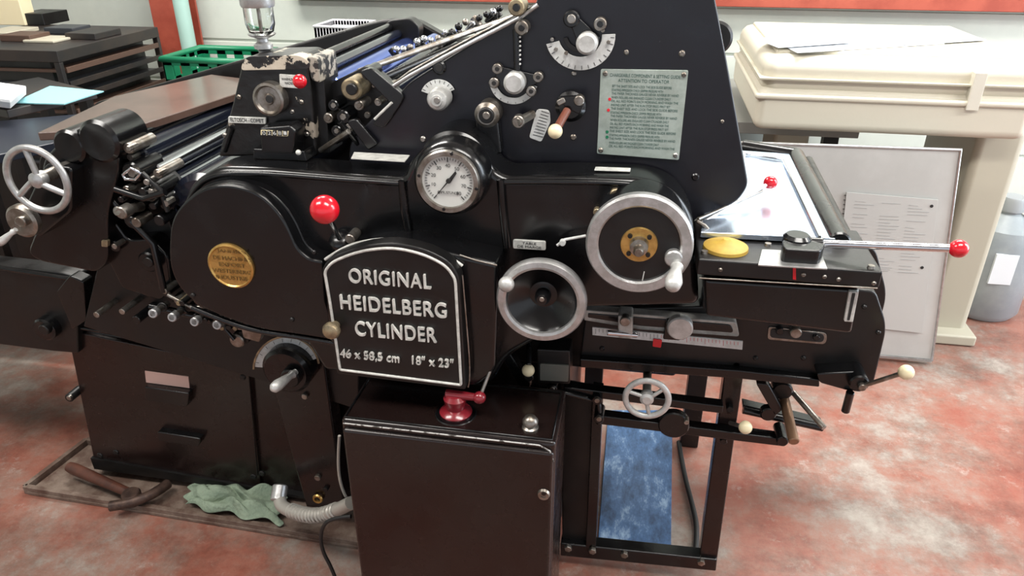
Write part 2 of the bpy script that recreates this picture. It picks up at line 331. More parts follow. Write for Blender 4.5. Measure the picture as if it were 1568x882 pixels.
# ---- casing
YC=1.385
casing=[(278,345,25),(292,288,30),(338,262,20),(420,264,10),(540,274,8),(628,280,10),(643,246,25),(676,219,25),(716,212,22),(752,228,22),(772,268,10),(790,277,8),(900,276,10),(1008,280,25),(1052,296,25),(1080,335,25),(1087,380,10),(1092,478),(915,482),(860,520,20),(790,560,20),(768,600),(505,580),(480,540),(300,480,15),(278,420,25)]
prism('main_casing',casing,YC,.11,BLK,0,.022,6)
ftube('casing_rib',[(628,282),(632,330),(640,372)],YC-.002,.009,BLK)
ftube('casing_rib',[(782,280),(786,330),(792,385)],YC-.002,.009,BLK)
ftube('casing_rim',[(283,345),(298,295),(340,270),(420,271),(540,281),(630,287)],YC-.001,.006,BLK,spl=True)
ftube('casing_rim',[(785,284),(900,283),(1003,288),(1045,303),(1072,338),(1078,380)],YC-.001,.006,BLK,spl=True)
def toplabel(pts,z,m): slab('casing_label',pts,z,.002,m,0,.0004)
toplabel([(553,237),(640,242),(632,252),(548,247)],F(590,246,1.44).z,SIL)
toplabel([(930,260),(985,262),(984,267),(928,265)],F(950,263,1.43).z,SIL)
# gear cover
gear=[(263,385,30),(268,335,35),(308,296,30),(352,286,25),(405,300,30),(442,338,28),(464,388,12),(482,404,10),(504,408,5),(508,470),(528,532),(470,523),(400,512),(338,492,25),(288,462,30),(266,425,30)]
prism('gear_cover',gear,1.335,.06,BLK,0,.016,6)
prism('gear_cover_back_step',[(x+(6 if x<400 else 14),y-6,r) for x,y,r in [(g+(5,))[:3] for g in gear]],1.362,.04,BLK,0,.010,4)
lathe('medallion',F(362,414,1.335),NY,[(0,.006),(M(362,414,1.33,33),.006),(M(362,414,1.33,35),.009),(M(362,414,1.33,38),.006),(M(362,414,1.33,38),0)],BRS,48)
for s,y,w in [('JANNSEN',393,44),('DE MACHINES',404,58),('EXPORT',414,40),('WESTERBERG',424,58),('INDUSTRIE',434,48)]:
    text('medallion_text',s,362-w/2,362+w/2,y,1.328,7,mat('medallion_relief',(.22,.13,.04),.5,metal=.5),.0006)
for (x,y) in [(490,395),(300,462),(455,500)]: screw(x,y,1.335,4,BLK2)
ftube('casing_lip',[(300,480),(340,497),(400,517),(480,527),(528,536)],1.345,.007,BLK,spl=True)
# gauge
gx,gy=700,283
def MG(n): return M(gx,gy,1.34,n)
lathe('gauge_housing',F(gx,gy,1.335),NY,[(0,0),(MG(52),0),(MG(56),-.004),(MG(60),-.02),(MG(61),-.06),(MG(62),-.12)],BLK,64)
rod('gauge_housing_barrel',F(708,262,1.39),F(708,262,1.39)+Vector((0,.12,0)),MG(58),BLK,n=48)
lathe('gauge_bezel',F(gx,gy,1.335),NY,[(MG(41),.001),(MG(42),.010),(MG(49),.010),(MG(51),.005),(MG(51),-.004)],STL,64)
lathe('gauge_dial',F(gx,gy,1.335),NY,[(0,.003),(MG(42),.003)],mat('dial_white',(.60,.61,.58),.5),64)
gc=F(gx,gy,1.331)
for k in range(41):
    a=math.radians(230-280*k/40); r0=MG(34 if k%5 else 31); r1=MG(38)
    d=Vector((math.cos(a),0,math.sin(a))); tube('dial_tick',[gc+d*r0,gc+d*r1],.0005 if k%5 else .0009,DKI)
    if k%5==0:
        p=gc+d*MG(25); cu=bpy.data.curves.new('dial_number','FONT'); cu.body=str(k//5*10) if k else '0'; cu.size=MG(8); cu.align_x='CENTER'; cu.align_y='CENTER'
        o=bpy.data.objects.new('dial_number',cu); link(o,DKI); o.rotation_euler=(math.pi/2,0,0); o.location=p
text('dial_caption','IMPR./STUNDE',684,716,301,1.330,4,DKI,.0002)
def needle(a,L1,w):
    d=Vector((math.cos(a),0,math.sin(a))); q=Vector((-d.z,0,d.x)); c=F(gx,gy,1.329)
    extr('gauge_needle',[c-d*L1*.35+q*w,c-d*L1*.35-q*w,c+d*L1-q*w*.3,c+d*L1+q*w*.3],Vector((0,-.0012,0)),DKI,0)
needle(math.radians(230),MG(30),.0018); 
disc('needle_cap',gx,gy,1.327,4,.004,DKI); prism('needle_tail',[(698,282),(711,267),(713,271),(703,286)],1.329,.001,DKI,0,0)
for k in range(4):
    a=math.radians(80+90*k); p=gc+Vector((math.cos(a),0,math.sin(a)))*MG(46); lathe('bezel_screw',(p.x,1.326,p.z),NY,[(0,.002),(.003,.002),(.004,0),(.004,-.003)],BLK2,12)
# ---- sign door
YS=1.268
prism('door_housing',[(505,420,20),(560,388,30),(640,380,30),(715,398,20),(742,404,8),(776,412,8),(777,470),(772,582,10),(745,604,8),(560,590,8),(512,530)],1.305,.12,BLK,0,.012,4)
door=[(502,420,8),(514,402,14),(560,384,22),(612,378,22),(664,388,24),(702,408,16),(717,432,8),(727,609,4),(526,584,4),(519,530),(510,470)]
prism('sign_door',door,YS,.035,BLK2,0,.005)
ins=[(507,424,6),(518,409,14),(560,392,22),(612,386,22),(660,396,24),(697,415,16),(711,436,8),(720,601,3),(531,577,3),(524,530),(515,470)]
tube('door_border',[F(x,y,YS-.001) for x,y in rnd(ins,5)],.0030,SIL,cyc=True)
ftube('door_arch_trim',[(508,405),(535,386),(575,375),(620,372),(665,382),(702,400),(722,415)],1.30,.0035,SIL,spl=True)
ftube('door_side_trim',[(722,430),(728,500),(735,590),(731,604)],1.285,.002,STL,spl=True)
ftube('housing_trim',[(718,398),(742,406),(776,414)],1.303,.002,STL)
for s,a,bb,y,h in [('ORIGINAL',545,671,436,24),('HEIDELBERG',532,695,479,25),('CYLINDER',555,679,519,25)]:
    text('raised_lettering',s,a,bb,y,YS-.004,h,SIL,.003,.008,1.12)
text('raised_lettering','46 x 58,5 cm   18" x 23"',532,706,560,YS-.004,17,SIL,.003,.006,1.05)
lathe('door_knob',F(515,519,1.235),NY,[(0,.004),(.008,.004),(.016,0),(.019,-.006),(.018,-.014),(.010,-.018),(.009,-.05),(0,-.05)],OLDB,28)
b0=F(530,372,1.33); b1=F(507,327,1.25)
lathe('lever_flange',F(532,374,1.365),(0,-.5,1),[(0,.012),(.012,.012),(.024,.004),(.026,0),(.026,-.01)],BLK,28)
rod('lever_rod',b0,b1,.0055,CHR); ball('lever_ball',b1,M(507,327,1.25,23),RED)
disc('lever_pivot',546,374,1.345,8,.04,STL)
# ---- upper side frame
YP=1.495
panel=[(545,225,10),(575,190,20),(618,152,8),(640,128,10),(836,6),(860,-60),(1100,-60),(1117,0),(1135,95),(1152,190),(1169,290,12),(1150,318,20),(1090,340),(1000,420),(560,420),(545,300)]
prism('side_frame',panel,YP,.05,NAVY,0,.005)
ftube('frame_edge_rail',[(606,140),(640,118),(720,75),(812,28),(840,8)],YP-.004,.004,ALU)
ftube('frame_edge_rail',[(612,133),(640,112),(720,68),(808,22)],YP+.05,.003,STL)
prism('far_side_frame',[(840,60),(880,-20),(1060,-20),(1110,260),(1060,300),(820,300)],2.15,.05,BLK2,0,.005)
disc('drive_gear',1118,60,1.60,26,.04,BLK2,n=48)
prism('instruction_plate',[(938,108,3),(1075,110,3),(1060,250,3),(932,240,3)],YP-.004,.005,PLT,0,.0008)
words='set the sheet size and lock the side guide before starting impression check gripper pressure with the paper thickness gauge never reverse by hand when rollers are engaged clean cylinder daily oil all red points each morning and wash the inking unit after the run stop press first'.split()
text('plate_title','CHARGEABLE COMPONENT & SETTING GUIDE',952,1062,119,YP-.0045,5,INK,.0001)
text('plate_title','ATTENTION TO OPERATOR',965,1045,127,YP-.0045,5,INK,.0001)
y=136;k=0
while y<236:
    w=[]
    while sum(len(a)+1 for a in w)<44: w.append(words[k%len(words)].upper()); k+=1
    sh=-(y-108)*.09
    text('plate_text',' '.join(w),957+sh*.6,1063+sh*.9-random.choice([0,0,12,25]),y,YP-.0045,3.8,INK,.0001); y+=5.9
for x,y,mm_ in [(952,155,RED),(950,172,RED),(948,206,GRN),(948,214,GRN)]: disc('plate_dot',x,y,YP-.005,2.5,.001,mm_,n=12)
for x,y in [(945,115),(1068,117),(1055,243),(938,235)]: screw(x,y,YP-.004,4)
for x,y,r in [(978,82,4),(1065,84,5),(1086,277,6),(896,115,4),(660,218,5),(895,215,5),(1128,190,3)]: disc('frame_plug',x,y,YP-.003,r,.006,STL if r<6 else BLK,.4,20)
disc('frame_hole_rim',685,106,YP-.006,11,.008,BLK,.4); disc('frame_hole',685,106,YP-.008,6,.004,DKI)
arcplate('ink_scale',906,55,34,55,195,362,YP-.006,WHT,14)
arcplate('ink_scale_slot',906,55,20,27,190,340,YP-.008,BLK2,1)
prism('scale_link',[(884,22,6),(898,22,6),(938,60,6),(925,78,6),(905,75,6)],YP-.015,.01,BLK,0,.002)
disc('scale_pivot',892,30,YP-.022,13,.02,BLK); disc('scale_pivot_pin',892,30,YP-.030,7,.02,STL)
disc('scale_pivot',937,38,YP-.022,10,.02,STL); disc('pivot_pin',937,38,YP-.028,5,.02,BLK)
disc('scale_knob',916,69,YP-.040,17,.03,ALUL,.25)
for x,y in [(862,62),(868,77),(884,83),(950,66),(941,48)]: disc('slot_dot',x,y,YP-.012,3,.004,STL,n=12)
arcplate('feed_scale',802,125,28,38,185,345,YP-.006,WHT,8)
prism('scale_link',[(772,102,6),(785,105,6),(842,118,6),(840,130,6),(800,150,6),(775,128,6)],YP-.010,.008,BLK,0,.002)
for x,y in [(776,108),(840,121),(771,130),(829,143)]: disc('scale_pivot',x,y,YP-.018,8,.015,STL); disc('scale_pivot_hole',x,y,YP-.020,3.5,.004,DKI)
disc('feed_knob',802,131,YP-.038,17,.03,ALUL,.25)
ftube('feed_rod',[(806,46),(808,110)],YP-.012,.007,BLK)
disc('top_pin',814,44,YP-.03,11,.03,STL); disc('top_pin_hole',814,44,YP-.033,5,.01,BLK2)
disc('top_block',806,12,YP-.04,13,.05,OLDB); disc('top_block_pin',806,12,YP-.045,6,.01,BLK)
for i in range(7): disc('rod_mark',812,58+i*7,YP-.022,1.6,.003,WHT,n=10)
arcplate('drive_scale',684,152,12,28,25,160,YP-.006,WHT,8)
lathe('drive_knob',F(682,157,YP-.045),NY,[(0,.004),(M(682,157,YP,8),.004),(M(682,157,YP,9),0),(M(682,157,YP,14),-.002),(M(682,157,YP,17),-.008),(M(682,157,YP,17),-.04)],ALUL,36)
disc('drive_knob_centre',682,157,YP-.051,5,.006,STL)
disc('link_disc',759,181,YP-.05,20,.05,STL,.3); disc('link_disc_in',759,181,YP-.055,12,.01,BLK2); disc('link_disc_pin',759,181,YP-.060,6,.02,STL)
prism('link_strap',[(742,180,8),(776,178,8),(783,240),(745,240)],YP-.03,.03,BLK,0,.004)
prism('cam_scale_plate',[(826,215,4),(838,170,6),(858,172,6),(860,190,4),(845,222,4)],YP-.006,.004,WHT,0,.001)
for k in range(9): ftube('tick',[(832+k*1.7,210-k*4.6),(848+k*1.2,214-k*4.6)],YP-.0065,.0005,DKI)
rod('cam_pin',F(808,191,YP-.05),F(832,178,YP),.009,STL); disc('cam_pin_cap',809,191,YP-.05,10,.02,STL)
disc('cam_boss',890,168,YP-.03,24,.03,BLK,.3); prism('cam_arm',[(872,152,6),(905,150,8),(913,162,8),(905,180,6),(878,165,6)],YP-.045,.015,BLK,0,.003)
disc('cam_bolt',904,158,YP-.052,8,.02,STL)
p=F(886,172,YP-.05); q=F(867,205,YP-.10); rod('cam_lever',p,q,.008,mat('brown_wood',(.16,.05,.03),.4)); ball('cam_lever_ball',q,M(867,206,1.4,11.5),CRM)
prism('cam_pointer',[(868,158,3),(880,152,3),(884,160,3),(872,166,3)],YP-.05,.01,STL,0,.002)
# ---- left tower
YT=1.50
CAPM=mat('chipped_cap_paint',(.012,.011,.011),.35,col2=(.52,.46,.37),vscale=14,thr=(.505,.52),bump=.3,bscale=40)
TWM=mat('chipped_black_paint',(.006,.0055,.0055),.32,col2=(.30,.26,.21),vscale=16,thr=(.645,.66),bump=.15,bscale=30)
prism('ink_tower',[(378,96,12),(392,86,10),(468,88,10),(482,100,10),(489,170),(495,245),(340,245),(352,200,10),(362,165,10)],YT,.10,TWM,0,.008,4)
prism('ink_tower_cap',[(376,104,8),(384,88,10),(468,86,10),(484,98,8),(482,108,4),(378,110,4)],YT-.006,.11,CAPM,0,.008,4)
prism('tower_corner_wear',[(478,88,6),(496,90,6),(500,130,4),(486,126,6)],YT-.003,.10,mat('chipped_grey',(.34,.31,.26),.5,col2=(.02,.02,.02),vscale=40,thr=(.48,.52)),0,.004)
prism('tower_side_plate',[(484,110,4),(505,108,4),(515,240),(492,240)],YT+.02,.08,BLK2,0,.004)
lathe('tower_dial',F(420,155,YT-.02),NY,[(0,.004),(.01,.004),(.012,0),(.026,0),(.030,.006),(.035,.004),(.036,0),(.036,-.02)],STL,48)
disc('tower_dial_hole',420,155,YT-.027,6,.004,DKI)
prism('tower_label',[(436,116),(464,118),(465,138),(437,136)],YT-.005,.006,SIL,0,.0006)
text('tower_label_text','WARNUNG\nNADEL',440,462,127,YT-.0055,10,DKI,.0001)
ball('tower_ball',F(468,127,YT-.05),M(468,127,YT-.05,11),RED); rod('tower_ball_rod',F(468,127,YT-.05),F(480,125,YT+.02),.004,CHR)
prism('tower_badge',[(356,182,2),(415,184,2),(415,194,2),(356,192,2)],YT-.008,.006,SIL,0,.001)
text('badge_text','ELTOSCH - COMET',360,411,188,YT-.0085,6,DKI,.0001)
for x,y in [(372,152),(470,160),(478,210),(350,212),(455,175)]: screw(x,y,YT,4,STL)
ftube('tower_rib',[(362,200),(350,236)],YT-.002,.006,BLK)
prism('counter_body',[(405,200,3),(452,196,3),(462,205,3),(458,240),(408,238)],1.44,.05,BLK,0,.004)
prism('counter_window',[(407,203,1),(450,205,1),(449,213,1),(407,211,1)],1.437,.004,CRM,0,.0005)
for i in range(5):
    prism('counter_digit_drum',[(409+i*8.2,204),(415.5+i*8.2,204.2),(415.5+i*8.2,212),(409+i*8.2,211.7)],1.436,.003,DKI,0,0)
    text('counter_digit','02681'[i],410+i*8.2,414.5+i*8.2,208,1.4355,5.5,WHT,.0001)
prism('counter_foot',[(395,232),(475,236),(480,252),(395,248)],1.45,.06,BLK,0,.003)
ball('counter_stud',F(466,238,1.43),.006,SIL)
cl=F(412,75,1.56)
lathe('oiler_base',cl,(0,0,1),[(0,-.03),(.012,-.03),(.012,-.005),(.02,0),(.02,.008),(.012,.014),(.012,.02),(.026,.026),(.030,.030)],ALU,28)
lathe('oiler_glass',cl,(0,0,1),[(.012,.024),(.026,.034),(.031,.05),(.032,.115),(.030,.115),(.029,.052),(.024,.037),(.010,.028)],GLS,40)
rod('oiler_stem',cl+Vector((0,0,.03)),cl+Vector((0,0,.11)),.004,STL)
lathe('oiler_cap',cl,(0,0,1),[(.034,.085),(.036,.09),(.036,.14),(.03,.15),(.01,.155),(.01,.17),(0,.17)],ALU,36)
# ---- inking rollers
for nm,px,py,r,m_ in [('ink_roller',480,98,8,BLK),('ink_roller',497,112,9,ROLD),('ink_roller',517,135,16,ROLB),('ink_roller',545,130,7,ROLD),('ink_roller',566,128,14,ROLB),('ink_roller',590,130,7,BLK),('ink_roller',612,140,9,ROLD),('ink_roller',540,170,13,ROLD),('ink_roller',580,175,14,CHR),('ink_roller',515,165,13,STL)]:
    yroll(nm,px,py,1.58,2.18,r,m_)
prism('ink_roller_frame',[(495,140,6),(540,118,10),(575,100,10),(600,118,8),(630,150,8),(600,195,8),(545,215,8),(500,240,6)],1.56,.02,BLK2,0,.004)
disc('roller_bearing',548,140,1.50,17,.06,OLDB); disc('roller_bearing_in',548,140,1.49,9,.02,BLK2)
for x,y,r in [(520,165,9),(535,183,11),(512,185,8),(573,115,10),(604,140,7),(560,165,8),(525,205,9),(545,200,7),(590,160,6)]: disc('roller_journal',x,y,1.51,r,.06,STL if r<9 else BLK); disc('journal_nut',x,y,1.505,r*.5,.02,STL,n=6)
prism('roller_arm',[(560,112,6),(578,105,8),(632,150,8),(625,165,6),(600,200,6),(580,195,6),(608,160,6)],1.485,.02,BLK,0,.004)
ftube('arm_slot',[(585,186),(612,160)],1.482,.003,SIL)
rod('arm_shaft',F(545,205,1.47),F(500,235,1.5),.006,STL); rod('arm_shaft',F(530,190,1.47),F(560,225,1.50),.006,BLK)
prism('arm_plate',[(540,190,6),(555,185,6),(590,225,4),(575,235,4)],1.48,.012,BLK,0,.003)
for i in range(16):
    t=i/15; x=622+t*160; y=93-t*64+random.uniform(-3,6); Yd=1.76+t*.28
    p=F(x,y,Yd); rod('roller_clamp',p,p+Vector((random.uniform(-.02,.02),.0,.022)),random.uniform(.005,.010),random.choice([STL,BLK,CHR,BLK2]))
    ball('clamp_head',p+Vector((0,-.01,.022)),random.uniform(.006,.010),random.choice([STL,BLK,BLK,CHR]))
rod('top_shaft',F(560,112,1.62),F(800,26,2.05),.007,STL); rod('top_shaft',F(590,125,1.60),F(830,20,2.0),.007,BLK)
prism('ink_fountain_end',[(596,45,8),(606,32,8),(640,28,8),(655,42,8),(652,70),(600,70)],2.15,.05,BLK2,0,.004)
# ---- lower handwheel (dish)
YW=1.29
cx,cy=846,468; c=F(cx,cy,YW); q=lambda n:M(cx,cy,YW,n)
lathe('dish_wheel_rim',c,NY,[(q(55),.002),(q(56),.010),(q(60),.013),(q(68),.012),(q(71),.006),(q(71),-.004),(q(68),-.010),(q(56),-.010),(q(55),.002)],ALU,72)
lathe('dish_wheel_dish',c,NY,[(0,-.022),(q(12),-.022),(q(22),-.024),(q(50),-.004),(q(55),.004),(q(56),-.004),(q(24),-.03),(0,-.03)],BLK,64)
lathe('dish_wheel_hub',c,NY,[(0,.003),(q(8),.002),(q(12),-.006),(q(13),-.025)],BLK,32); disc('hub_pin',cx,cy,YW-.004,4,.01,STL)
rod('dish_shaft',(c.x,YW+.03,c.z),(c.x,1.5,c.z),.02,BLK)
handle('dish_handle',F(792,445,YW-.01),(.15,-1,.55),.075,.0145,ALUL)
# ---- upper handwheel
YU=1.285
cx,cy=998,380; c=F(cx,cy,YU); q=lambda n:M(cx,cy,YU,n)
lathe('ring_wheel_rim',c,NY,[(q(63),-.004),(q(63),.008),(q(66),.011),(q(80),.011),(q(83),.006),(q(83),-.008),(q(80),-.012),(q(63),-.012)],ALU,80)
lathe('ring_wheel_face',c,NY,[(0,.004),(q(61),.004),(q(63),.006),(q(63),-.01),(0,-.01)],BLK2,72)
lathe('ring_wheel_flange',c,NY,[(0,.008),(q(20),.008),(q(28),.008),(q(29),.005),(q(29),0)],BRS,48)
lathe('ring_wheel_hub',c,NY,[(0,.045),(q(6),.045),(q(8),.04),(q(8),.025),(q(14),.022),(q(15),.008)],STL,32)
for k in range(4):
    a=math.radians(45+90*k); lathe('flange_bolt',c+Vector((math.cos(a)*q(21),-.008,math.sin(a)*q(21))),NY,[(0,.004),(q(3.5),.004),(q(4),0)],BLK2,12)
ftube('wheel_mark',[(1003,438),(1006,424)],YU-.006,.001,WHT)
lathe('ring_wheel_backing',(c.x,YU+.02,c.z),NY,[(0,.01),(q(60),.01),(q(72),0),(q(74),-.03),(q(74),-.09)],BLK,56)
disc('ring_boss',1052,405,YU-.018,14,.02,ALU)
handle('ring_handle',F(1058,412,YU-.012),(-.12,-1,-.1),.085,.0150,ALUL)
ftube('ring_pointer',[(870,383),(882,374),(915,368)],1.36,.003,WHT); disc('ring_pointer_tip',878,380,1.35,5,.01,WHT)
prism('casing_nameplate',[(801,374,3),(852,377,3),(852,391,3),(801,388,3)],YC-.004,.005,SIL,0,.001)
text('casing_nameplate_text','TABLE\nDE MARGE',808,845,383,YC-.0045,10,DKI,.0001)
disc('casing_knob',962,305,1.37,10,.03,OLDB); disc('casing_knob',932,332,1.37,6,.03,OLDB); prism('casing_slot',[(945,305,6),(965,290,6),(990,292,6),(985,304,4)],YC-.005,.01,BLK2,0,.002)
# ---- table on right
YK=1.30
TZ=F(1230,414,YK).z
xl=F(1090,407,YK).x; xr=F(1378,430,YK).x
box('slide_table_top',(xl,YK,TZ-.033),(xr,1.50,TZ),BLK2,.004)
ftube('table_front_edge',[(1092,434),(1370,450)],YK-.001,.0015,STL)
prism('slide_box',[(1100,436),(1344,452),(1330,522),(1102,494)],YK+.02,.16,BLK,0,.008)
prism('slide_handle_plate',[(1326,455,2),(1341,456,2),(1332,503,2),(1318,502,2)],YK+.014,.01,SIL,0,.001)
prism('slide_handle_slot',[(1331,458,1),(1336,458,1),(1327,500,1),(1323,500,1)],YK+.012,.01,DKI,0,.0005)
prism('table_red_mark',[(1238,418),(1243,418),(1243,437),(1238,436)],YK-.002,.003,RED,0,.0003)
slab('table_scale_strip',[(1190,389),(1282,393),(1292,419),(1184,413)],TZ+.003,.003,ALU,0,.0005)
c=G(1134,379,TZ+.012); lathe('ochre_cap',c,(0,0,1),[(0,.008),(.006,.008),(.012,.003),(.03,0),(.042,-.006),(.043,-.012)],YEL,40)
for x,y in [(1255,430),(1288,433),(1125,422),(1365,443),(1310,437)]: screw(x,y,YK,3.5,STL)
for x,y in [(1199,383),(1100,395),(1360,418),(1110,350)]: 
    c=G(x,y,TZ); lathe('table_bolt',c,(0,0,1),[(0,.005),(.006,.005),(.007,0)],STL,12)
slab('lever_block',[(1222,372,6),(1290,375,6),(1284,392,8),(1222,388,8)],TZ+.03,.03,BLK,0,.004)
c=G(1245,370,TZ+.032); lathe('lever_block_cap',c,(0,0,1),[(0,.006),(.02,.006),(.026,0),(.026,-.01)],BLK,32)
a=G(1255,379,TZ+.02); bq=F(1497,388,1.30); rod('slide_lever',a,bq,.0075,CHR); ball('slide_lever_ball',bq,M(1497,388,1.3,14.5),RED)
rod('slide_lever_thick',a,a+(bq-a)*.14,.011,BLK)
bq=F(1203,285,1.62); a=F(1095,348,1.46); rod('feeder_lever',a,bq,.004,CHR); ball('feeder_lever_ball',bq,M(1203,285,1.62,10.5),RED)
rod('feeder_lever_link',F(1090,342,1.42),F(1190,298,1.60),.003,STL)
ftube('feeder_link',[(1088,345),(1100,352),(1112,365)],1.42,.004,STL)
# ---- sheet table
ZS=TZ+.015
P=[G(1094,362,ZS),G(1305,372,ZS),G(1238,240,ZS),G(1120,232,ZS)]
extr('delivery_sheet',P,Vector((0,0,-.012)),SHEET,.002)
P=[G(1094,362,ZS-.02),G(1325,372,ZS-.02),G(1255,240,ZS-.02),G(1120,228,ZS-.02)]
extr('delivery_table_body',P,Vector((0,0,-.07)),BLK2,.006)
a=G(1312,372,ZS);b_=G(1243,238,ZS); rod('table_side_roll',a-Vector((0,0,.01)),b_-Vector((0,0,.01)),.022,BLK,n=32)
c_=G(1160,225,ZS); rod('table_far_roll',b_-Vector((0,0,.01)),c_-Vector((0,0,.01)),.022,BLK,n=32); ball('table_roll_corner',b_-Vector((0,0,.01)),.022,BLK)
tube('table_chrome_edge',[G(1280,370,ZS+.004),G(1222,249,ZS+.004),G(1165,240,ZS+.004)],.003,CHR)
rod('table_side_bar',G(1330,385,ZS-.04),G(1262,250,ZS-.04),.012,BLK2)
disc('side_bar_knob',1290,320,1.62,8,.03,BLK)
# ---- right lower side frame
YR=1.50
prism('right_frame_upper',[(915,482),(1095,478),(1100,440),(1345,452),(1368,455,10),(1386,510,20),(1364,602,12),(1340,590),(1158,577),(905,560)],YR,.04,BLK2,0,.005)
prism('right_frame_upper_far',[(1100,380),(1345,380),(1368,390,10),(1386,460,20),(1364,540,12),(1158,500)],2.1,.04,BLK2,0,.005)
prism('frame_bottom_rail',[(905,560),(1155,578),(1280,592),(1280,605),(1155,592),(905,574)],YR-.02,.06,BLK,0,.004)
prism('slotted_bar',[(912,484,2),(1150,503,6),(1155,526,6),(1000,515),(912,500,2)],YR-.03,.03,BAR,0,.002)
prism('slotted_bar_slot',[(918,489,2),(1142,507,6),(1146,520,6),(1000,509),(918,496,2)],YR-.032,.03,BLK,0,.002)
prism('ruler',[(925,511),(1160,533),(1159,546),(925,523)],YR-.045,.004,WHT,0,.0005)
for k in range(40):
    x=930+k*5.7; y=511.5+(x-925)*.0936; ftube('ruler_tick',[(x,y+1),(x,y+(6 if k%5 else 9))],YR-.0453,.0004,RED if k>17 else DKI)
prism('clamp_block',[(965,493,4),(988,495,4),(988,530,4),(965,528,4)],YR-.06,.05,BAR,0,.004); rod('clamp_block_screw',F(948,519,YR-.07),F(995,523,YR-.05),.006,CHR)
disc('clamp_block_nut',976,503,YR-.07,8,.02,STL)
disc('round_knob',1062,514,YR-.07,20,.02,ALUL,.15); disc('round_knob_neck',1062,514,YR-.05,9,.05,STL)
prism('knob_strap',[(1040,503,3),(1062,500,3),(1062,532,3),(1035,530,3)],YR-.05,.02,BLK,0,.003)
prism('right_window_slot',[(1200,510,5),(1292,520,8),(1290,538,8),(1198,530,6)],YR-.004,.006,STL,0,.001)
prism('right_window_dark',[(1204,513,5),(1288,522,8),(1286,535,8),(1202,527,6)],YR-.006,.006,DKI,0,.001)
disc('window_pin',1243,521,YR-.02,9,.02,STL); disc('window_pin',1218,518,YR-.015,6,.02,BLK); disc('window_pin',1275,528,YR-.015,5,.02,BLK)
for x,y in [(1120,540),(1180,560),(1350,480),(1372,520),(1330,570),(940,545),(1255,560)]: screw(x,y,YR,4,BLK2)
rod('end_lever',F(1345,603,1.44),F(1407,583,1.40),.005,STL); ball('end_lever_ball',F(1415,581,1.39),M(1415,581,1.39,12),CRM)
disc('end_lever_boss',1342,600,1.44,15,.06,BLK); rod('end_lever_stub',F(1328,612,1.45),F(1320,642,1.46),.009,BLK); disc('end_lever_hex',1347,606,1.43,6,.02,STL)
prism('end_foot',[(1275,583,5),(1340,580,5),(1360,600,5),(1330,612,5),(1280,598,5)],YR-.04,.05,BLK,0,.006)
prism('valve_block',[(838,545,3),(890,548,3),(890,600,3),(840,598,3)],1.44,.06,BLK2,0,.004)
prism('valve_plate',[(843,568,2),(888,571,2),(887,596,2),(843,594,2)],1.435,.01,mat('dull_plate',(.16,.16,.14),.45,metal=.4),0,.001)
rod('valve_rod',F(826,532,1.46),F(826,570,1.40),.006,BLK); ball('valve_ball',F(825,578,1.40),M(825,578,1.4,10),CRM); disc('valve_collar',826,590,1.42,7,.03,BLK)
prism('diag_brace',[(780,555),(795,550),(828,598),(828,612),(812,606)],1.46,.03,BLK,0,.004)
# ---- right legs and rails
YL=1.52
prism('leg_right',[(1135,555),(1165,558),(1118,888),(1090,885)],YL,.04,BRN,0,.004)
prism('leg_left_inner',[(875,600),(940,612),(928,862),(878,856)],YL+.01,.03,BLK2,0,.004)
prism('leg_left_inner_flange',[(925,605),(942,608),(930,864),(914,862)],YL-.01,.03,BLK,0,.003)
prism('bottom_rail',[(875,848),(1120,874),(1118,892),(875,868)],YL-.01,.04,BLK,0,.004)
prism('cross_rail',[(880,604),(1130,634),(1128,646),(880,616)],YL-.04,.03,BLK,0,.003)
prism('cross_rail_lower',[(930,648),(1230,686,6),(1228,698,6),(930,662)],YL-.03,.03,BLK,0,.003)
for x,y in [(887,858),(925,862),(975,868),(1095,880),(1150,570),(1140,640),(1130,690)]: disc('rail_bolt',x,y,YL-.02,6,.02,STL if y>800 else BLK2,n=6)
for x,y in [(833,624),(862,608),(932,626),(935,655)]: disc('rail_joint',x,y,1.46,8,.05,BLK); disc('rail_joint_pin',x,y,1.452,4,.03,STL)
ftube('joint_bar',[(830,605),(862,608),(935,626),(935,660)],1.475,.007,BLK)
c,r=spoked('small_handwheel',1010,622,1.40,38,.26,ALUL,3,30,.28,.2)
rod('small_wheel_shaft',c,(c.x,1.56,c.z),.010,STL)
disc('sprocket',1052,665,1.47,24,.02,BLK,n=30); disc('sprocket_pin',1072,660,1.46,4,.02,STL)
ball('rail_ball',F(1164,667,1.43),M(1164,667,1.43,10.5),CRM); rod('rail_ball_rod',F(1164,667,1.43),F(1140,660,1.5),.005,STL)
prism('red_tag',[(1020,529,2),(1034,531,2),(1032,543,2),(1019,541,2)],YR-.05,.004,RED,0,.0005)
zz=.80
pb=[Vector((F(955,600,1.58).x,1.58,zz)),Vector((F(1265,640,1.58).x,1.58,zz)),Vector((F(1265,640,1.58).x,2.1,zz)),Vector((F(955,600,1.58).x,2.1,zz))]
extr('pile_board',pb,Vector((0,0,-.025)),BLK2,.004)
prism('pile_board_side',[(1160,632),(1285,662,4),(1286,670,4),(1160,642)],1.56,.03,BLK,0,.003)
rod('pile_shaft',F(1160,640,1.54),F(1285,668,1.54),.009,BLK)
prism('pile_fork',[(1180,598,5),(1200,600,5),(1222,640,5),(1210,650,5)],1.50,.03,BLK,0,.004)
rod('pile_tube',F(1222,612,1.56),F(1240,690,1.42),.012,mat('rusty_shaft',(.26,.15,.09),.4,metal=.6)); disc('pile_tube_cap',1222,612,1.53,16,.03,BLK)
rod('pile_tube_b',F(1238,612,1.55),F(1287,668,1.46),.007,STL)
disc('pile_joint',1222,690,1.46,9,.06,BLK); disc('pile_joint_pin',1200,648,1.50,12,.02,BLK)
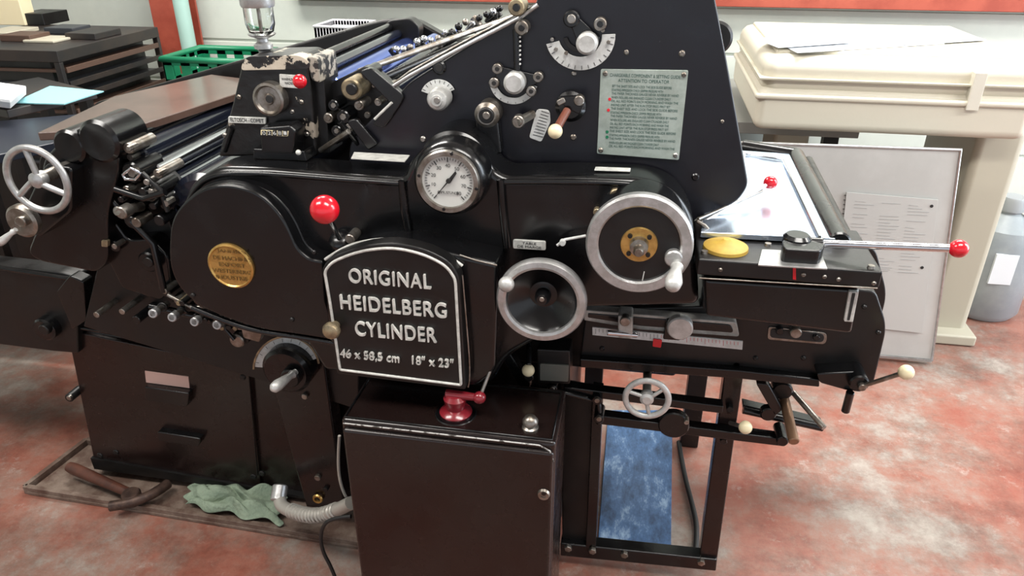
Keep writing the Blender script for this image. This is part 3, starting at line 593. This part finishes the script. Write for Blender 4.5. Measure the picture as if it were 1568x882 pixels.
for x in (905,1120):
    p=F(x,700,YL); box('far_leg',(p.x-.03,2.1,0.002),(p.x+.03,2.15,1.0),BLK2,.003)
# ---- control cabinet (lower front box)
YX=1.215
x0=F(530,662,YX).x; x1=F(868,695,YX).x; zt_=F(700,675,YX).z
box('tank_cabinet',(x0,YX+.004,0.002),(x1,1.42,zt_),BRN,.012)
box('tank_front_panel',(x0+.006,YX-.006,.02),(x1-.004,YX+.01,zt_-.02),BRN,.008)
tube('tank_edge_trim',[Vector((x0+.01,YX-.001,zt_-.006)),Vector((x1-.035,YX-.001,zt_-.006)),Vector((x1-.012,YX-.001,zt_-.018)),Vector((x1-.004,YX-.001,zt_-.045))],.0018,mat('worn_edge',(.45,.44,.42),.5,col2=(.05,.045,.04),vscale=70,thr=(.5,.56)))
tube('tank_top_lip',[Vector((x0+.01,YX+.012,zt_+.001)),Vector((x1-.01,YX+.012,zt_+.001)),Vector((x1-.01,1.40,zt_+.001)),Vector((x0+.01,1.40,zt_+.001))],.003,BLK,cyc=True)
lathe('tank_lock',F(849,771,YX-.006),NY,[(0,.004),(.006,.004),(.006,.006),(.012,.006),(.014,0)],STL,28); disc('tank_lock_slot',849,771,YX-.013,4,.004,BLK2,n=12)
c=G(828,668,zt_); lathe('acorn_cap',c,(0,0,1),[(0.018,0),(.018,.004),(.012,.008),(.017,.014),(.017,.02),(.012,.028),(.004,.032),(0,.033)],STL,32)
c=G(712,645,zt_); lathe('valve_base',c,(0,0,1),[(.034,0),(.036,.006),(.03,.012),(.02,.016),(.024,.03),(.026,.042),(.018,.05),(0,.052)],DRED,32)
rod('valve_arm',c+Vector((-.02,0,.05)),c+Vector((.055,-.005,.052)),.011,DRED,.008); ball('valve_arm_end',c+Vector((.055,-.005,.052)),.014,DRED); rod('valve_spindle',c+Vector((.055,-.0,.05)),c+Vector((.075,.03,.11)),.004,STL)
lathe('valve_plate_ring',c,(0,0,1),[(.0,.001),(.044,.002),(.046,0)],BLK,32)
tube('flex_hose',[F(x,y,Yh) for x,y,Yh in [(438,760,1.5),(434,785,1.46),(450,797,1.43),(485,805,1.40),(520,800,1.38),(548,785,1.36)]],.018,HOS,spl=True)
hp=[F(x,y,Yh) for x,y,Yh in [(455,797,1.43),(470,802,1.415),(485,805,1.40),(500,804,1.39),(515,800,1.385),(530,794,1.37)]]
for i in range(len(hp)-1):
    for t in(0,.33,.66):
        a=hp[i].lerp(hp[i+1],t); d=(hp[i+1]-hp[i]).normalized(); lathe('hose_rib',a,d,[(.018,-.003),(.0215,0),(.018,.003)],HOS,20)
rod('hose_collar',F(438,757,1.50),F(434,782,1.465),.022,ALU)
tube('power_cable',[F(x,y,1.30) for x,y in [(548,806),(515,808),(500,828),(502,858),(520,890),(530,920)]],.005,RUB,spl=True)
tube('cable_b',[F(x,y,1.40) for x,y in [(530,680),(527,720),(532,760),(540,775)]],.004,HOS,spl=True)
tube('floor_cable',[G(x,y,.012) for x,y in [(1060,690),(1068,740),(1082,790),(1090,830),(1085,868)]],.008,RUB,spl=True)

# ================================================================== items on floor
top('drip_tray')
T=[(42,768),(138,694),(660,790),(660,870)]
slab('tray_bottom',T,.012,.010,TRY,0,.001)
Tg=[G(x,y,.0) for x,y in T]
for i in range(4):
    a,b_=Tg[i],Tg[(i+1)%4]; d=(b_-a).normalized(); n_=Vector((-d.y,d.x,0))*.008
    extr('tray_rim',[a-n_,b_-n_,b_+n_,a+n_],Vector((0,0,.028)),TRY,.001)
top('blue_plastic_sheet'); slab('sheet',[(950,640),(1050,640),(1048,850),(934,842)],.008,.006,BLUE,0,.001)
top('hammer')
a=G(107,728,.055); b_=G(208,772,.052)
d=b_-a; lathe('wooden_handle',a,d,[(0,0),(.016,.004),(.019,.03),(.018,.1),(.016,d.length*.6),(.014,d.length*.95),(0,d.length)],WOD,24)
MIR=mat('rusty_iron',(.10,.06,.045),.5,metal=.5,col2=(.05,.03,.025),vscale=40)
tube('steel_head',[G(172,790,.048),G(195,787,.05),G(218,780,.055),G(245,768,.052),G(262,755,.046)],.016,MIR,spl=True)
c=G(206,776,.05); lathe('head_eye',c-Vector((0,0,.02)),(0,0,1),[(0,0),(.026,0),(.028,.006),(.028,.034),(.024,.04),(0,.04)],MIR,24)
top('cleaning_rag')
N=26;V=[];Fc=[]
B,C,D=[Vector(G(x,y,.02)) for x,y in [(302,760),(448,778),(440,824)]]
A=Vector(G(288,793,.02))
for i in range(N):
    for j in range(N):
        u=i/(N-1);v=j/(N-1); p=(A*(1-u)+D*u)*(1-v)+(B*(1-u)+C*u)*v
        h=.02+.016*math.sin(u*19+v*3)*math.cos(v*7+u*4)+.012*math.sin(u*7-v*11)
        e_=min(u,1-u,v,1-v); p=p+Vector((.012*math.sin(v*14),.012*math.sin(u*17),.012+max(.002,h*min(1,e_*8+.1)))); V.append(p)
for i in range(N-1):
    for j in range(N-1): Fc.append([i*N+j,(i+1)*N+j,(i+1)*N+j+1,i*N+j+1])
o=mk('rag_cloth',V,Fc,CLT,ang=180); s=o.modifiers.new('s','SOLIDIFY'); s.thickness=.004; o.modifiers.new('ss','SUBSURF').levels=1

# ================================================================== background right
top('plan_copier')
YQ=2.9
xa=F(1183,150,YQ).x; xb=F(1640,150,YQ).x
zT=F(1400,95,YQ).z; zB=F(1400,213,YQ).z; zM=F(1400,158,YQ).z
box('cover_upper',(xa+.01,YQ+.015,zM),(xb,3.85,zT),BEI,.05)
box('cover_lower',(xa,YQ,zB),(xb-.03,3.8,zM+.03),BEI,.035)
box('cover_lip',(xa-.01,YQ-.012,zM-.01),(xb-.02,3.8,zM+.012),BEI,.01)
box('cover_groove',(xa-.003,YQ-.004,zM+.06),(xb-.02,3.8,zM+.068),BEI2,.002)
box('cover_top_panel',(xa+.06,YQ+.10,zT-.01),(xb-.06,3.80,zT+.012),BEI,.01)
box('tape_strip',(F(1525,100,YQ).x,YQ-.016,zM-.02),(F(1545,100,YQ).x,YQ+.02,zT-.03),mat('clear_tape',(.66,.63,.54),.25),.002)
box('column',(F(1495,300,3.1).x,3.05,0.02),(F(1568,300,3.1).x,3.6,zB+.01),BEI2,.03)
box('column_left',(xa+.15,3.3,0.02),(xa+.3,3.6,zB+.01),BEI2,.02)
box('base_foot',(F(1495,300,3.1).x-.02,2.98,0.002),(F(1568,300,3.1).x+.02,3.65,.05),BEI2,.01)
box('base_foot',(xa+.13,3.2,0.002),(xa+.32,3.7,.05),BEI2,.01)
top('drawing_papers')
z=zT+.016
for i,pts in enumerate([[(1205,62),(1400,48),(1475,68),(1245,82)],[(1330,60),(1470,40),(1540,62),(1420,70)],[(1180,60),(1290,50),(1330,66),(1215,74)]]):
    slab('paper_sheet',pts,z+.004*i,.002,PAP,0,0)
top('display_board')
YD=2.80
prism('board_panel',[(1150,222),(1500,234),(1455,566),(1170,540)],YD,.02,mat('board_white',(.56,.57,.55),.4,col2=(.50,.51,.49),vscale=3),0,.002)
tube('board_frame',[F(x,y,YD) for x,y in [(1150,222),(1500,234),(1455,562),(1170,536)]],.007,ALU,cyc=True)
prism('notice_sheet',[(1322,300),(1465,312),(1440,520),(1300,505)],YD-.008,.004,mat('notice_paper',(.53,.54,.52),.5),0,.0005)
PG=mat('print_grey',(.36,.36,.36),.7)
for r in range(22):
    for cseg in range(3):
        if random.random()<.25: continue
        y=314+r*5; xs=1335+cseg*42-r*.8; ftube('printed_line',[(xs,y+cseg*3),(xs+random.uniform(14,34),y+cseg*3+1.5)],YD-.009,.0005,PG)
for r in range(10):
    y=410+r*4; xs=1340-r*.6; ftube('printed_line',[(xs,y),(xs+random.uniform(10,60),y+3)],YD-.009,.0005,PG)
for r in range(12): ftube('tick',[(1318-r*.7,305+r*7),(1325-r*.7,305.5+r*7)],YD-.006,.0015,DKI)
for x,y in [(1455,322),(1440,418)]: disc('pin',x,y,YD-.01,2.5,.004,DKI,n=12)
top('plastic_jug')
c=G(1528,482,0)+Vector((0,0,.003))
JUG=mat('grey_translucent_plastic',(.33,.36,.37),.35,col2=(.26,.29,.31),vscale=4)
lathe('jug_body',c,(0,0,1),[(0,0),(.13,0),(.15,.03),(.15,.36),(.13,.42),(.07,.46),(.04,.48),(.04,.51),(0,.51)],JUG,40)
lathe('jug_cap',c,(0,0,1),[(.05,.49),(.05,.54),(.045,.55),(0,.55)],mat('grey_cap',(.3,.32,.33),.5),24)
tube('jug_handle',[c+Vector((.05,-.02,.48)),c+Vector((.12,-.05,.5)),c+Vector((.14,-.05,.43)),c+Vector((.13,-.03,.38))],.014,JUG,spl=True)
box('jug_label',(c.x-.07,c.y-.153,.2),(c.x+.02,c.y-.14,.34),PAP,.001)
# ---- background left
top('workbench')
box('bench_top',(-2.35,3.25,.80),(0.9,4.18,.85),mat('bench_grey',(.25,.25,.23),.5),.004)
for x in(-2.3,-.8,.8):
    for y in (3.3,4.1): box('bench_leg',(x-.03,y-.03,0.002),(x+.03,y+.03,.8),BLK2,.003)
box('bench_shelf',(-2.3,3.35,.25),(.85,4.1,.28),MATS['bench_grey'],.003)
def crate(x0,x1,y0,y1,z0,z1,m,slots=5,lip=.015,sw=.012):
    t=.008
    box('crate_floor',(x0,y0,z0),(x1,y1,z0+t),m,.002)
    for (a,b2) in [((x0,y0),(x1,y0+t)),((x0,y1-t),(x1,y1)),((x0,y0),(x0+t,y1)),((x1-t,y0),(x1,y1))]:
        nseg=slots; lx=(b2[0]-a[0]); ly=(b2[1]-a[1])
        box('crate_band',(a[0],a[1],z0),(b2[0],b2[1],z0+(z1-z0)*.35),m,.001); box('crate_band',(a[0],a[1],z1-(z1-z0)*.2),(b2[0],b2[1],z1),m,.001)
        for k in range(nseg+1):
            f=k/nseg
            if lx>ly: xx=a[0]+(lx-sw)*f; box('crate_slat',(xx,a[1],z0),(xx+sw,b2[1],z1),m,.001)
            else: yy=a[1]+(ly-sw)*f; box('crate_slat',(a[0],yy,z0),(b2[0],yy+sw,z1),m,.001)
    tube('crate_rim',[Vector((x0,y0,z1)),Vector((x1,y0,z1)),Vector((x1,y1,z1)),Vector((x0,y1,z1))],lip*.7,m,cyc=True)
top('plastic_crate')
crate(F(258,120,3.4).x,F(385,120,3.4).x,3.4,3.75,.852,1.0,GRN,4,.022,.05)
top('white_basket'); PW=mat('white_plastic',(.66,.66,.70),.45)
xx=F(492,60,3.75).x; x2=F(562,60,3.75).x; zz_=F(520,42,3.75).z
crate(xx,x2,3.75,4.0,.852,zz_,PW,14,.010,.014)
box('contents',(xx+.012,3.765,.862),(x2-.012,3.985,zz_-.02),PW,.003)
top('white_basket'); x3=F(568,60,3.75).x; x4=F(630,60,3.75).x; crate(x3,x4,3.75,4.0,.852,zz_,PW,14,.010,.014)
box('contents',(x3+.012,3.765,.862),(x4-.012,3.985,zz_-.02),PW,.003)
# type case cabinet: open rack of trays
top('type_cabinet')
DW=mat('dark_cabinet',(.013,.012,.013),.45,col2=(.03,.022,.018),vscale=5)
zc=1.10; P0=G(88,80,zc);P1=G(246,42,zc); d=(P1-P0); nn=Vector((-d.y,d.x,0)).normalized()*.75
def rbox(name,p,q,nrm,z0,z1,m,bev=.003): extr(name,[Vector((v.x,v.y,z0)) for v in (p,q,q+nrm,p+nrm)],Vector((0,0,z1-z0)),m,bev)
dd=d.normalized(); nu=nn.normalized()
rbox('cabinet_top',P0,P1,nn,zc-.05,zc,DW)
rbox('cabinet_carcass',P0+dd*.05+nu*.09,P1-dd*.02+nu*.09,nn*.85,0.002,zc-.04,BLK2)
for e0,e1 in ((.0,.03),(.97,1.0)): rbox('cabinet_post',P0+d*e0,P0+d*e1,nu*.03,0.002,zc-.05,DW)
WT=mat('tray_wood',(.085,.048,.034),.5)
EDG=mat('tray_grey_edge',(.06,.065,.075),.4,metal=.4)
for i in range(16):
    z=zc-.10-i*.062; rbox('type_tray',P0+dd*.03,P1-dd*.03,nn*.5,z,z+.014,EDG if i%3 else WT,.002)
    rbox('tray_lip',P0+dd*.03-nu*.004,P1-dd*.03-nu*.004,nu*.008,z,z+.024,DW if i%3 else WT,.001)
for i,(px,py,w,h,m_) in enumerate([(12,40,.22,.02,BEI2),(48,48,.14,.03,WT),(84,50,.16,.012,BEI2),(40,22,.09,.13,CRM),(150,45,.2,.03,DW),(70,22,.2,.06,BLK2),(115,36,.14,.03,EDG)]):
    c=G(px,py+18,zc); rbox('stored_item',Vector((c.x,c.y,0)),Vector((c.x,c.y,0))+dd*w,nu*.16,zc,zc+h,m_,.004)
top('side_table')
zs_=1.02
slab('table_top',[(-150,215),(-20,190,15),(140,176,25),(160,195,20),(120,215),(-100,262)],zs_-.032,.03,mat('dark_blue_laminate',(.02,.024,.036),.35),0,.005)
slab('table_shelf',[(-100,150),(10,172),(150,142),(60,120)],zs_+.0,.03,DW,0,.003)
for px,py in [(10,172),(130,145),(-60,160),(60,124)]:
    p=G(px,py,zs_-.02); box('table_leg',(p.x-.02,p.y-.02,0.002),(p.x+.02,p.y+.02,zs_-.02),BLK2,.002)
top('teal_card'); slab('card',[(20,160),(78,134),(162,142),(100,162)],zs_+.007,.004,TEAL,0,0)
top('paper_stack')
for i in range(4): slab('sheet_pack',[(-40,158-i*3),(15,165-i*3),(40,143-i*3),(-20,135-i*3)],zs_+.022+.012*i,.010,PAP,0,.001)

# ================================================================== lights
CUR=None
def area(name,loc,size,sy,power,col,rot=(0,0,0)):
    l=bpy.data.lights.new(name,'AREA'); l.shape='RECTANGLE'; l.size=size; l.size_y=sy; l.energy=power; l.color=col
    o=bpy.data.objects.new(name,l); bpy.context.collection.objects.link(o); o.location=loc; o.rotation_euler=rot; return o
TUB=mat('tube_glow',(1,.98,.95),.5,emis=9)
FIX=mat('fixture_white',(.8,.8,.8),.5)
for i,(x,y) in enumerate([(-1.9,.6),(.6,.6),(-1.9,3.0),(.9,3.0),(3.2,1.6)]):
    top('ceiling_lamp'); box('fixture_body',(x-.75,y-.1,3.06),(x+.75,y+.1,3.19),FIX,.01)
    for dy in(-.05,.05): rod('fluorescent_tube',(x-.72,y+dy,3.03),(x+.72,y+dy,3.03),.016,TUB)
    CUR=None; area('lamp_light',(x,y,3.0),1.5,.6,[46,44,62,75,60][i],(1,.965,.91))
area('window_light',(4.4,2.4,1.9),2.6,2.0,130,(.80,.90,1),(0,math.radians(80),0))
w=bpy.data.worlds.new('w'); bpy.context.scene.world=w; w.use_nodes=True
w.node_tree.nodes['Background'].inputs[0].default_value=(.88,.93,1,1); w.node_tree.nodes['Background'].inputs[1].default_value=.75
vs=bpy.context.scene.view_settings; vs.view_transform='Standard'; vs.look='None'; vs.exposure=0.30
